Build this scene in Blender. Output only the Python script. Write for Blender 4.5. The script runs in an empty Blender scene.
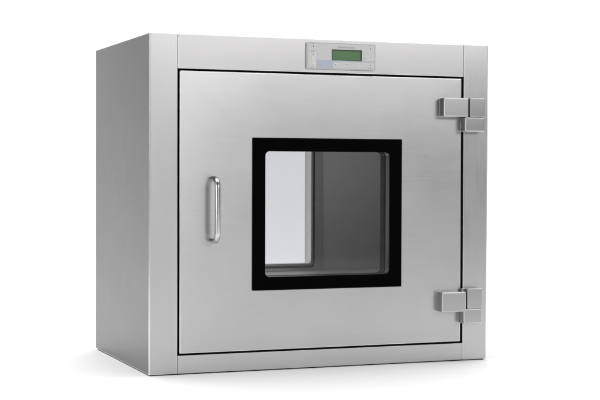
import bpy, bmesh, math, random
from mathutils import Vector, Matrix
random.seed(4)
C = bpy.context.scene.collection
W, D, H = 0.8875, 0.542, 0.80

# ------------------------------------------------------------------ materials
def new_mat(name):
    m = bpy.data.materials.new(name); m.use_nodes = True
    nt = m.node_tree
    return m, nt, nt.nodes['Principled BSDF']

def plain(name, col, rough=0.5, metal=0.0, spec=0.5, var=0.06, scale=40):
    m, nt, p = new_mat(name)
    tc = nt.nodes.new('ShaderNodeTexCoord')
    n = nt.nodes.new('ShaderNodeTexNoise'); n.inputs['Scale'].default_value = scale
    n.inputs['Detail'].default_value = 4
    nt.links.new(tc.outputs['Object'], n.inputs['Vector'])
    mr = nt.nodes.new('ShaderNodeMapRange')
    mr.inputs['To Min'].default_value = rough*(1-var*2); mr.inputs['To Max'].default_value = rough*(1+var*2)
    nt.links.new(n.outputs['Fac'], mr.inputs['Value'])
    nt.links.new(mr.outputs['Result'], p.inputs['Roughness'])
    mx = nt.nodes.new('ShaderNodeMix'); mx.data_type = 'RGBA'
    mx.inputs[6].default_value = (*[c*(1-var) for c in col], 1); mx.inputs[7].default_value = (*[min(1, c*(1+var)) for c in col], 1)
    nt.links.new(n.outputs['Fac'], mx.inputs[0]); nt.links.new(mx.outputs[2], p.inputs['Base Color'])
    p.inputs['Metallic'].default_value = metal
    p.inputs['Specular IOR Level'].default_value = spec
    return m

def steel(name, base=0.42, rough=0.33, grain=0.05, rvar=0.10, aniso=0.55, blotch=0.04, metal=1.0, bump=0.012):
    """brushed stainless: grain runs along U of the UV map"""
    m, nt, p = new_mat(name)
    N, L = nt.nodes, nt.links
    uv = N.new('ShaderNodeUVMap'); uv.uv_map = 'grain'
    def noise(sx, sy, detail, off=0):
        mp = N.new('ShaderNodeMapping'); mp.inputs['Scale'].default_value = (sx, sy, 1)
        mp.inputs['Location'].default_value = (off, off*1.7, 0)
        L.new(uv.outputs['UV'], mp.inputs['Vector'])
        n = N.new('ShaderNodeTexNoise'); n.inputs['Scale'].default_value = 1; n.inputs['Detail'].default_value = detail
        n.inputs['Roughness'].default_value = 0.65
        L.new(mp.outputs['Vector'], n.inputs['Vector']); return n.outputs['Fac']
    fine = noise(8, 330, 3); mid = noise(3, 90, 3, 5); big = noise(5, 6, 4, 11)
    def mul(a, k, b=None):
        q = N.new('ShaderNodeMath'); q.operation = 'MULTIPLY_ADD'; L.new(a, q.inputs[0]); q.inputs[1].default_value = k
        if b is None: q.inputs[2].default_value = -k/2
        else: L.new(b, q.inputs[2])
        return q.outputs[0]
    def addc(a, c):
        q = N.new('ShaderNodeMath'); q.operation = 'ADD'; L.new(a, q.inputs[0]); q.inputs[1].default_value = c; return q.outputs[0]
    s = mul(fine, grain, mul(mid, grain*0.45, mul(big, blotch)))
    v = addc(s, base - grain*0.9)
    cc = N.new('ShaderNodeCombineColor')
    L.new(addc(v, 0.004), cc.inputs[0]); L.new(addc(v, -0.003), cc.inputs[1]); L.new(addc(v, -0.004), cc.inputs[2])
    L.new(cc.outputs[0], p.inputs['Base Color'])
    r = mul(fine, rvar, mul(mid, rvar*0.2, mul(big, rvar*0.9)))
    L.new(addc(r, rough - rvar*0.75), p.inputs['Roughness'])
    p.inputs['Metallic'].default_value = metal
    p.inputs['Anisotropic'].default_value = aniso
    tg = N.new('ShaderNodeTangent'); tg.direction_type = 'UV_MAP'; tg.uv_map = 'grain'
    L.new(tg.outputs[0], p.inputs['Tangent']); p.inputs['Anisotropic Rotation'].default_value = 0.25
    b = N.new('ShaderNodeBump'); b.inputs['Strength'].default_value = bump; b.inputs['Distance'].default_value = 0.0006
    L.new(mul(fine, 1.0, mul(mid, 0.15)), b.inputs['Height']); L.new(b.outputs[0], p.inputs['Normal'])
    return m

def pane_mat(name, tint, rough=0.02):
    m = bpy.data.materials.new(name); m.use_nodes = True
    nt = m.node_tree; nt.nodes.clear()
    o = nt.nodes.new('ShaderNodeOutputMaterial'); mx = nt.nodes.new('ShaderNodeMixShader')
    t = nt.nodes.new('ShaderNodeBsdfTransparent'); g = nt.nodes.new('ShaderNodeBsdfGlossy')
    g.inputs['Roughness'].default_value = rough
    f = nt.nodes.new('ShaderNodeFresnel'); f.inputs['IOR'].default_value = 1.25
    tc = nt.nodes.new('ShaderNodeTexCoord'); n = nt.nodes.new('ShaderNodeTexNoise'); n.inputs['Scale'].default_value = 6
    nt.links.new(tc.outputs['Object'], n.inputs['Vector'])
    c = nt.nodes.new('ShaderNodeMix'); c.data_type = 'RGBA'
    c.inputs[6].default_value = (*[k*0.99 for k in tint], 1); c.inputs[7].default_value = (*tint, 1)
    nt.links.new(n.outputs['Fac'], c.inputs[0]); nt.links.new(c.outputs[2], t.inputs['Color'])
    nt.links.new(f.outputs[0], mx.inputs[0]); nt.links.new(t.outputs[0], mx.inputs[1]); nt.links.new(g.outputs[0], mx.inputs[2])
    nt.links.new(mx.outputs[0], o.inputs['Surface'])
    return m

M = dict(
    door=steel('door steel', 0.485, 0.295, 0.045, 0.05, 0.5, 0.07, bump=0.0),
    frame=steel('frame steel', 0.52, 0.34, 0.05, 0.09, 0.25, 0.06),
    header=steel('header steel', 0.465, 0.34, 0.035, 0.07, 0.25, 0.06),
    side=steel('shaded side steel', 0.222, 0.42, 0.035, 0.16, 0.3, 0.13),  # same steel as the frame, shade of the side put into a darker base
    liner=steel('liner steel', 0.94, 0.55, 0.03, 0.08, 0.2, 0.04, 0.0),
    liner2=steel('rear frame steel', 0.72, 0.45, 0.03, 0.08, 0.2, 0.04, 0.4),
    hinge=steel('hinge steel', 0.41, 0.34, 0.02, 0.06, 0.2, 0.03),
    polish=steel('satin bar steel', 0.60, 0.27, 0.01, 0.03, 0.0, 0.0),
    hingeedge=steel('hinge highlight steel', 0.56, 0.32, 0.02, 0.06, 0.0, 0.05),  # painted highlight for hinge bevels, lighter than the hinge steel
    edge=steel('edge highlight steel', 0.80, 0.24, 0.02, 0.06, 0.0, 0.05),  # bright edge lines painted by a lighter base on the bevels
    black=plain('black frame', (0.0012, 0.0012, 0.0013), 0.7, 0, 0.02),
    rubber=plain('black rubber', (0.008, 0.008, 0.009), 0.7, 0, 0.2),
    dark=plain('dark grey liner', (0.012, 0.012, 0.013), 0.5, 0, 0.3),
    alu=plain('spacer aluminium', (0.13, 0.13, 0.133), 0.4, 1.0),
    fascia=plain('fascia film', (0.59, 0.59, 0.585), 0.42, 0, 0.4, 0.01),
    strip=plain('white film', (0.68, 0.67, 0.655), 0.45, 0, 0.3, 0.01),
    blue=plain('pale blue film', (0.45, 0.50, 0.575), 0.45, 0, 0.3, 0.02),
    button=plain('white button', (0.71, 0.705, 0.69), 0.4, 0, 0.4, 0.01),
    ink=plain('dark ink', (0.06, 0.06, 0.062), 0.6, 0, 0.2),
    inkgrey=plain('grey ink', (0.22, 0.22, 0.22), 0.6, 0, 0.2),
    lcd=plain('green display', (0.105, 0.205, 0.098), 0.5, 0, 0.2, 0.03, 90),
    lcdshade=plain('display frame and shade', (0.03, 0.035, 0.03), 0.5, 0, 0.3),  # near-black, carries the shadow inside the display recess
    amber=plain('brown lamp lens', (0.22, 0.13, 0.07), 0.3),
    yellow=plain('yellow lamp lens', (0.62, 0.60, 0.20), 0.3),
    pane=pane_mat('window glass', (0.99, 0.991, 0.993)),
    rearpane=pane_mat('tinted window glass', (0.70, 0.703, 0.716)),
    white=plain('white paper', (0.90, 0.90, 0.90), 0.7, 0, 0.2, 0.004, 3),
)

# ------------------------------------------------------------------ helpers
root = bpy.data.objects.new('pass_box', None); C.objects.link(root)
ORG = Vector((W/2, D/2, 0)); root.location = ORG
root['label'] = 'brushed stainless steel pass-through cabinet with a black framed window in its door'
root['category'] = 'cabinet'

def link(name, bm, mat, parent=None, vertical=False, smooth=True, off=ORG, wn=True, edge=False):
    bmesh.ops.recalc_face_normals(bm, faces=bm.faces)
    uvl = bm.loops.layers.uv.new('grain')
    for f in bm.faces:
        n = f.normal; ax = max(range(3), key=lambda i: abs(n[i]))
        for l in f.loops:
            c = l.vert.co
            u, v = ((c.y, c.z), (c.x, c.z), (c.x, c.y))[ax]
            l[uvl].uv = (v, u) if vertical else (u, v)
    for v in bm.verts: v.co -= off
    me = bpy.data.meshes.new(name); bm.to_mesh(me); bm.free()
    me.materials.append(mat)
    if edge:                                   # bevel faces take a lighter, glossier steel that paints edge highlights
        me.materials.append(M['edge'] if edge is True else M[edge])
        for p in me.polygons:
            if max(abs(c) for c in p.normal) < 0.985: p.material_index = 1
    if smooth:
        me.shade_smooth(); me.set_sharp_from_angle(angle=math.radians(50))
    o = bpy.data.objects.new(name, me); C.objects.link(o)
    if parent is not None: o.parent = parent
    else: o.location = off
    if smooth and wn:
        w = o.modifiers.new('normals', 'WEIGHTED_NORMAL'); w.keep_sharp = True
    return o

def add_box(bm, x0, x1, y0, y1, z0, z1, bev=0.0, seg=2):
    r = bmesh.ops.create_cube(bm, size=1)
    vs = r['verts']
    for v in vs:
        v.co = Vector((x0 if v.co.x < 0 else x1, y0 if v.co.y < 0 else y1, z0 if v.co.z < 0 else z1))
    if bev:
        es = list({e for v in vs for e in v.link_edges})
        bmesh.ops.bevel(bm, geom=es, offset=bev, segments=seg, profile=0.5, affect='EDGES', clamp_overlap=True)
    return bm

def box(x0, x1, y0, y1, z0, z1, bev=0.0, seg=2):
    return add_box(bmesh.new(), x0, x1, y0, y1, z0, z1, bev, seg)

def rr(x0, x1, z0, z1, r, y, n=6):
    pts = []
    for cx, cz, a0 in ((x1-r, z1-r, 0), (x0+r, z1-r, 90), (x0+r, z0+r, 180), (x1-r, z0+r, 270)):
        for i in range(n+1):
            a = math.radians(a0 + 90*i/n); pts.append((cx+r*math.cos(a), y, cz+r*math.sin(a)))
    return pts

def loops_mesh(loops, closed):
    """skin a list of equal-length loops; closed joins last to first, else caps both ends"""
    bm = bmesh.new(); L = [[bm.verts.new(p) for p in lp] for lp in loops]
    n = len(L[0]); m = len(L)
    for i in range(m if closed else m-1):
        a, b = L[i], L[(i+1) % m]
        for k in range(n):
            bm.faces.new((a[k], a[(k+1) % n], b[(k+1) % n], b[k]))
    if not closed:
        bm.faces.new(L[0]); bm.faces.new(L[-1])
    return bm

def ring(o, i, y0, y1, ro=0.001, ri=0.001, bo=0.0012, bi=0.0012):
    """rectangular frame, o/i = (x0,x1,z0,z1) outside and inside, y0 front, y1 back, rounded front edges"""
    def sh(b, d): return (b[0]+d, b[1]-d, b[2]+d, b[3]-d)
    c = 0.2929
    ls = [rr(*o, ro, y1), rr(*o, ro, y0+bo), rr(*sh(o, bo*c), ro, y0+bo*c), rr(*sh(o, bo), max(ro-bo*.3, 1e-4), y0),
          rr(*sh(i, -bi), ri+bi*.7, y0), rr(*sh(i, -bi*c), ri, y0+bi*c), rr(*i, ri, y0+bi), rr(*i, ri, y1)]
    return loops_mesh(ls, True)

def plate(x0, x1, z0, z1, r, y0, y1, b=0.0008):
    """rounded slab standing in the xz plane with a rounded front edge"""
    c = 0.2929
    ls = [rr(x0, x1, z0, z1, r, y1), rr(x0, x1, z0, z1, r, y0+b),
          rr(x0+b*c, x1-b*c, z0+b*c, z1-b*c, r, y0+b*c), rr(x0+b, x1-b, z0+b, z1-b, max(r-b, 1e-4), y0)]
    return loops_mesh(ls, False)

def tube(path, r, n=20):
    P = [Vector(p) for p in path]; loops = []
    up = Vector((1, 0, 0))
    for i, p in enumerate(P):
        t = (P[min(i+1, len(P)-1)] - P[max(i-1, 0)]).normalized()
        b = t.cross(up).normalized(); a = b.cross(t)
        loops.append([p + r*(math.cos(2*math.pi*k/n)*a + math.sin(2*math.pi*k/n)*b) for k in range(n)])
    return loops_mesh(loops, False)

# ------------------------------------------------------------------ setting: white studio sweep
bm = bmesh.new()
prof = [(-30, 0), (3.2, 0)]
for i in range(1, 13):
    a = math.radians(90*i/12); prof.append((3.2+1.6*math.sin(a), 1.6-1.6*math.cos(a)))
prof += [(4.8, 6.0)]
A = [bm.verts.new((-2.4, y, z)) for y, z in prof]; B = [bm.verts.new((7, y, z)) for y, z in prof]
for k in range(len(prof)-1): bm.faces.new((A[k], B[k], B[k+1], A[k+1]))
o = link('floor', bm, M['white'], off=Vector((0, 0, 0)), wn=False); o['kind'] = 'structure'

# ------------------------------------------------------------------ cabinet shell
PX0, PX1 = 0.0688, 0.8190          # inner edges of the corner posts
Z0 = 0.0025
link('base_plate', box(0.006, W-0.006, 0.006, D-0.006, 0.0, Z0-0.0002), M['rubber'], root)
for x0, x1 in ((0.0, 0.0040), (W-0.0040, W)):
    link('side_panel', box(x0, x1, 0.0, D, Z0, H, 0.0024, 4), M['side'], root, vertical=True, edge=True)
for x0, x1 in ((0.0018, PX0), (PX1, W-0.0018)):
    link('corner_post', box(x0, x1, 0.0002, 0.030, Z0, H, 0.0012), M['frame'], root, vertical=True, edge=True)
link('header', box(PX0+0.0008, PX1-0.0008, 0.0004, 0.030, 0.7185, H-0.0004, 0.0014), M['header'], root, edge=True)
link('sill', box(PX0+0.0006, PX1-0.0006, 0.0004, 0.030, Z0, 0.0450, 0.0012), M['frame'], root)
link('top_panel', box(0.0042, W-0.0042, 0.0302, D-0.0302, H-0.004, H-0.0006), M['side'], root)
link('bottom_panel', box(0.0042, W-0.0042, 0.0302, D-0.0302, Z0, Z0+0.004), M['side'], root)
link('rear_frame', ring((0.0042, W-0.0042, Z0, H-0.0006), (0.0700, 0.8175, 0.0460, 0.7175), D-0.0300, D-0.0005), M['frame'], root)
# seal behind the door gap
link('door_gasket', ring((0.055, 0.833, 0.035, 0.728), (0.100, 0.788, 0.080, 0.690), 0.0310, 0.0460), M['rubber'], root)

# chamber liner, open to both doors
CX0, CX1, CZ0, CZ1, CY0, CY1 = 0.092, 0.822, 0.203, 0.690, 0.060, 0.478
def tunnel(o, i, y0, y1):
    return loops_mesh([rr(*o, 0.02, y0), rr(*i, 0.018, y0), rr(*i, 0.018, y1), rr(*o, 0.02, y1)], True)
link('chamber_liner', tunnel((CX0-.003, CX1+.003, CZ0-.003, CZ1+.003), (CX0, CX1, CZ0, CZ1), CY0, CY1), M['liner'], root)

# ------------------------------------------------------------------ front door
DX0, DX1, DZ0, DZ1 = 0.0741, 0.8130, 0.0491, 0.7140
win = (0.2857, 0.6146, 0.2250, 0.5268)
def grow(b, d): return (b[0]-d, b[1]+d, b[2]-d, b[3]+d)
hole = grow(win, 0.012)
door = link('door', ring((DX0, DX1, DZ0, DZ1), hole, 0.0006, 0.0300, 0.0022, 0.012, 0.0024, 0.0010), M['door'], root, edge=True)
link('door_backing', ring((0.110, 0.778, 0.085, 0.684), hole, 0.0302, 0.0550, 0.002, 0.012), M['liner'], door)
fr = link('window_frame', ring(grow(win, 0.0302), win, -0.0042, 0.0004, 0.0022, 0.0115, 0.0010, 0.0008), M['black'], door)
link('window_seal', ring(grow(win, 0.0322), grow(win, 0.0303), -0.0016, 0.0004, 0.003, 0.0025, 0.0006, 0.0004), M['rubber'], door)
link('window_pane', plate(*grow(win, 0.008), 0.012, 0.0008, 0.0048, 0.0004), M['pane'], door, smooth=False)
link('spacer', ring(grow(win, 0.0100), grow(win, 0.0006), 0.0052, 0.0270, 0.010, 0.0115), M['alu'], door)
link('window_pane', plate(*grow(win, 0.008), 0.012, 0.0275, 0.0312, 0.0004), M['pane'], door, smooth=False)
link('window_liner', ring(grow(win, 0.0100), grow(win, 0.0004), 0.0316, 0.0580, 0.010, 0.0115), M['dark'], door)

# pull handle: round bar bent to a D
hx, hz0, hz1, pr, R, r = 0.1538, 0.3140, 0.4605, 0.0420, 0.021, 0.0067
path = [(hx, 0.0004, hz0), (hx, -0.004, hz0)]
for i in range(9):
    a = math.radians(90*i/8); path.append((hx, -(pr-R)-R*math.sin(a), hz0+R-R*math.cos(a)))
for i in range(9):
    a = math.radians(90*i/8); path.append((hx, -(pr-R)-R*math.cos(a), hz1-R+R*math.sin(a)))
path += [(hx, -0.004, hz1), (hx, 0.0004, hz1)]
hd = link('handle', tube(path, r), M['polish'], door, wn=False)

# ------------------------------------------------------------------ hinges
def hinge(zt, zb, plate_z, block_z, xs, back):
    """plate_z = door leaf top/bottom, block_z = split between the two post blocks"""
    xl0, xl1, xk0, xk1, xb0 = xs
    h = bpy.data.objects.new('hinge', None); C.objects.link(h); h.parent = root
    h.location = Vector((xk0, 0, zb)) - ORG
    off = Vector((xk0, 0, zb))
    def part(nm, bm, v=False): return link(nm, bm, M['hinge'], h, v, off=off, edge='hingeedge')
    part('door_leaf', box(xl0, xl1, -0.0240, 0.0002, plate_z[1], plate_z[0], 0.0030, 3))
    part('hinge_knuckle', box(xk0, xk1, -0.0235, -0.0002, block_z+0.0002, zt, 0.0016, 2), True)
    part('post_block', box(xb0, xk1, -0.0240, -0.0002, zb, block_z-0.0002, 0.0028, 3), True)
    if back: part('hinge_plate', box(xb0+0.001, xk0-0.0006, -0.0100, -0.0002, block_z+0.0004, zt, 0.0006), True)
    if not back: part('pin', box(xl1+0.0004, xk0-0.0006, -0.0130, -0.0103, block_z+0.001, zt-0.003), True)
    return h
hinge(0.6640, 0.5800, (0.6640, 0.6165), 0.6163, (0.7515, 0.8205, 0.8250, 0.8655, 0.8105), False)
hinge(0.1845, 0.0960, (0.1770, 0.1265), 0.1335, (0.7485, 0.8165, 0.8200, 0.8620, 0.8095), True)

# ------------------------------------------------------------------ control panel in the header
px0, px1, pz0, pz1 = 0.3905, 0.5715, 0.7268, 0.7915
cp = link('control_panel', plate(px0, px1, pz0, pz1, 0.0025, -0.0064, 0.0003, 0.0010), M['fascia'], root)
YF = -0.0064
def film(name, mat, x0, x1, z0, z1, d=0.00015, r=0.0004, parent=cp):
    return link(name, plate(x0, x1, z0, z1, r, YF-d, YF-0.00001, d*0.4), M[mat], parent, wn=False)
def PX(u): return px0 + (px1-px0)*u          # u, w in panel fractions (from left, from top)
def PZ(w): return pz1 - (pz1-pz0)*w
# thin dark groove printed round the edge of the film
link('border_line', ring((px0+.0016, px1-.0016, pz0+.0016, pz1-.0016), (px0+.0021, px1-.0021, pz0+.0021, pz1-.0021), YF-.0001, YF-.00001, .002, .002, .00002, .00002), M['inkgrey'], cp, wn=False)
film('blue_band', 'blue', PX(0.135), PX(0.375), PZ(0.955), PZ(0.655))
film('blue_band', 'blue', PX(0.3755), PX(0.975), PZ(0.705), PZ(0.655))
film('label_strip', 'strip', PX(0.070), PX(0.128), PZ(0.945), PZ(0.400))
# display with its sunk look: dark surround paints the recess shadow, wider top and right; green face
lf = link('display', ring((PX(0.358), PX(0.797), PZ(0.660), PZ(0.255)), (PX(0.363), PX(0.778), PZ(0.650), PZ(0.290)), YF-0.0007, YF-0.00001, .0006, .0004, .0002, .0002), M['lcdshade'], cp, wn=False)
film('screen', 'lcd', PX(0.3635), PX(0.7775), PZ(0.649), PZ(0.291), 0.0002, 0.0003, lf)

def marks(bm, x, z, pts, d=0.0004):
    vs = [bm.verts.new((x+a, YF-d, z+b)) for a, b in pts]
    ws = [bm.verts.new((x+a, YF-d+0.00012, z+b)) for a, b in pts]
    n = len(vs); bm.faces.new(vs); bm.faces.new(ws[::-1])
    for k in range(n): bm.faces.new((vs[k], ws[k], ws[(k+1) % n], vs[(k+1) % n]))
def rect(x0, x1, z0, z1): return [(x0, z0), (x1, z0), (x1, z1), (x0, z1)]
mm = 0.001
SYM = {
    'right': [[(-1.3*mm, -1.6*mm), (1.5*mm, 0), (-1.3*mm, 1.6*mm)]],
    'down':  [[(0, -1.6*mm), (1.8*mm, 1.2*mm), (-1.8*mm, 1.2*mm)]],
    'up':    [[(-1.8*mm, -0.4*mm), (1.8*mm, -0.4*mm), (0, 1.9*mm)], rect(-.5*mm, .5*mm, -2*mm, -.42*mm)],
    'plus':  [rect(-.55*mm, .55*mm, -2*mm, 2*mm), rect(-1.9*mm, -.56*mm, -.55*mm, .55*mm), rect(.56*mm, 1.9*mm, -.55*mm, .55*mm)],
    'both':  [[(-.4*mm, -1.3*mm), (-.4*mm, 1.3*mm), (-2.2*mm, 0)], [(.4*mm, -1.3*mm), (2.2*mm, 0), (.4*mm, 1.3*mm)]],
    'stop':  [rect(-1.5*mm, 1.5*mm, -1.5*mm, 1.5*mm)],
    'step':  [[(-1.5*mm, -1.5*mm), (.6*mm, -.2*mm), (-1.5*mm, 1.5*mm)], rect(.9*mm, 1.7*mm, -1.6*mm, -.6*mm)],
}
def button(u, w, sym, s=1.0, r=0.0011):
    x, z = PX(u), PZ(w)
    b = link('button', plate(x-.0037*s, x+.0037*s, z-.0036*s, z+.0036*s, r, YF-.00035, YF-.00001, .00012), M['button'], cp, wn=False)
    bm = bmesh.new()
    for p in SYM[sym]: marks(bm, x, z, p, 0.00052)
    link('symbol', bm, M['ink'], b, smooth=False)
def tiny_print(u, w, width, h, mat='inkgrey', n=8):
    """rows of strokes: the panel's print, far too small to be read"""
    bm = bmesh.new(); x, z = PX(u), PZ(w); st = width/n
    for k in range(n):
        a = -width/2 + k*st; t = st*0.26; hh = h*(1.0 if (k == 0 or random.random() < .45) else .72)
        marks(bm, x, z, rect(a, a+t, -h/2, -h/2+hh), 0.00025)
        q = random.random()
        if q < .7: marks(bm, x, z, rect(a+t*1.02, a+st*.72, -h/2+hh*.72, -h/2+hh), 0.00025)
        if q > .3: marks(bm, x, z, rect(a+t*1.02, a+st*.72, -h/2, -h/2+hh*.25), 0.00025)
    link('print', bm, M[mat], cp, smooth=False)
button(0.090, 0.165, 'stop'); button(0.090, 0.840, 'step', 0.9)
button(0.415, 0.820, 'right'); button(0.580, 0.810, 'both'); button(0.745, 0.805, 'step')
button(0.920, 0.185, 'plus'); button(0.920, 0.525, 'down'); button(0.920, 0.805, 'up')
def lamp(u, w, mat, rad, nm='indicator_light'):
    bm = bmesh.new()
    bmesh.ops.create_uvsphere(bm, u_segments=16, v_segments=8, radius=rad)
    for v in bm.verts: v.co = Vector((PX(u)+v.co.x, YF-0.0001+v.co.y*.35, PZ(w)+v.co.z))
    link(nm, bm, M[mat], cp, wn=False)
lamp(0.088, 0.470, 'amber', 0.0017); lamp(0.158, 0.440, 'yellow', 0.0017)
tiny_print(0.570, 0.165, 0.0440, 0.0026, 'inkgrey', 17)
tiny_print(0.085, 0.070, 0.0080, 0.0018, 'inkgrey', 5)
tiny_print(0.085, 0.345, 0.0085, 0.0018, 'inkgrey', 5)
tiny_print(0.085, 0.915, 0.0085, 0.0016, 'inkgrey', 5)
tiny_print(0.195, 0.825, 0.0035, 0.0022, 'inkgrey', 2)
tiny_print(0.838, 0.560, 0.0085, 0.0016, 'inkgrey', 5)
tiny_print(0.920, 0.070, 0.0070, 0.0014, 'inkgrey', 4)
tiny_print(0.920, 0.905, 0.0090, 0.0016, 'inkgrey', 5)

# ------------------------------------------------------------------ rear door, seen through the window
rwin = (0.2857, 0.5905, 0.2230, 0.5400)
rd = link('rear_door', ring((DX0, DX1, DZ0, DZ1), grow(rwin, 0.010), CY1+0.004, D-0.0008, 0.0015, 0.012), M['liner'], root)
link('rear_window_frame', ring(grow(rwin, 0.0400), grow(rwin, 0.0120), CY1-0.002, CY1+0.0045, 0.004, 0.012, 0.002, 0.0005), M['liner2'], rd)
link('rear_gasket', ring(grow(rwin, 0.0118), grow(rwin, 0.0080), CY1-0.008, CY1+0.0080, 0.010, 0.010, 0.001, 0.001), M['dark'], rd)
link('rear_spacer', ring(grow(rwin, 0.0078), rwin, CY1-0.012, CY1+0.0200, 0.010, 0.010, 0.004, 0.002), M['polish'], rd)
link('rear_pane', plate(*grow(rwin, 0.0096), 0.010, CY1+0.0205, CY1+0.0245, 0.0004), M['rearpane'], rd, smooth=False)
link('rear_bezel', ring(grow(rwin, 0.0340), grow(rwin, 0.0140), D-0.0004, D+0.0040, 0.003, 0.010), M['black'], rd)

# ------------------------------------------------------------------ lamps, world, camera
def area(name, loc, target, sx, sy, power, col=(1, 1, 1)):
    l = bpy.data.lights.new(name, 'AREA'); l.shape = 'RECTANGLE'; l.size = sx; l.size_y = sy
    l.energy = power; l.color = col
    o = bpy.data.objects.new(name, l); C.objects.link(o); o.location = loc
    o.rotation_euler = (Vector(target)-Vector(loc)).to_track_quat('-Z', 'Y').to_euler()
    return o
area('overhead_softbox', (1.0, 1.6, 4.6), (1.0, 1.6, 0), 9.0, 6.0, 560)
area('upper_softbox', (2.3, -3.6, 1.78), (0.5, 0, 0.7), 3.1, 0.9, 40)
area('left_softbox', (0.95, -4.4, 0.8), (0.2, 0, 0.45), 0.9, 1.3, 6)
area('side_softbox', (-3.6, -1.5, 1.1), (0, 0, 0.4), 1.0, 1.6, 34)

w = bpy.data.worlds.new('World'); bpy.context.scene.world = w; w.use_nodes = True
bg = w.node_tree.nodes['Background']; bg.inputs[0].default_value = (0.98, 0.99, 1.0, 1); bg.inputs[1].default_value = 0.11

cam = bpy.data.cameras.new('camera'); co = bpy.data.objects.new('camera', cam); C.objects.link(co)
ca, cb, cc_ = -0.3696, -0.0208, -0.0034
Rm = Matrix.Rotation(ca, 3, 'Z') @ Matrix.Rotation(cb, 3, 'X') @ Matrix.Rotation(cc_, 3, 'Y')
X, Y, Z = Rm.col[0], Rm.col[1], Rm.col[2]
mat = Matrix((X, Z, -Y)).transposed().to_4x4(); mat.translation = Vector((-0.8716, -3.2205, 0.4813))
co.matrix_world = mat
cam.sensor_width = 36; cam.lens = 1429.483/600*36; cam.clip_start = 0.05; cam.clip_end = 100
S = bpy.context.scene; S.camera = co
S.view_settings.view_transform = 'Standard'; S.view_settings.look = 'None'
S.view_settings.exposure = 0; S.view_settings.gamma = 1
S.cycles.max_bounces = 14; S.cycles.transparent_max_bounces = 24; S.cycles.glossy_bounces = 8
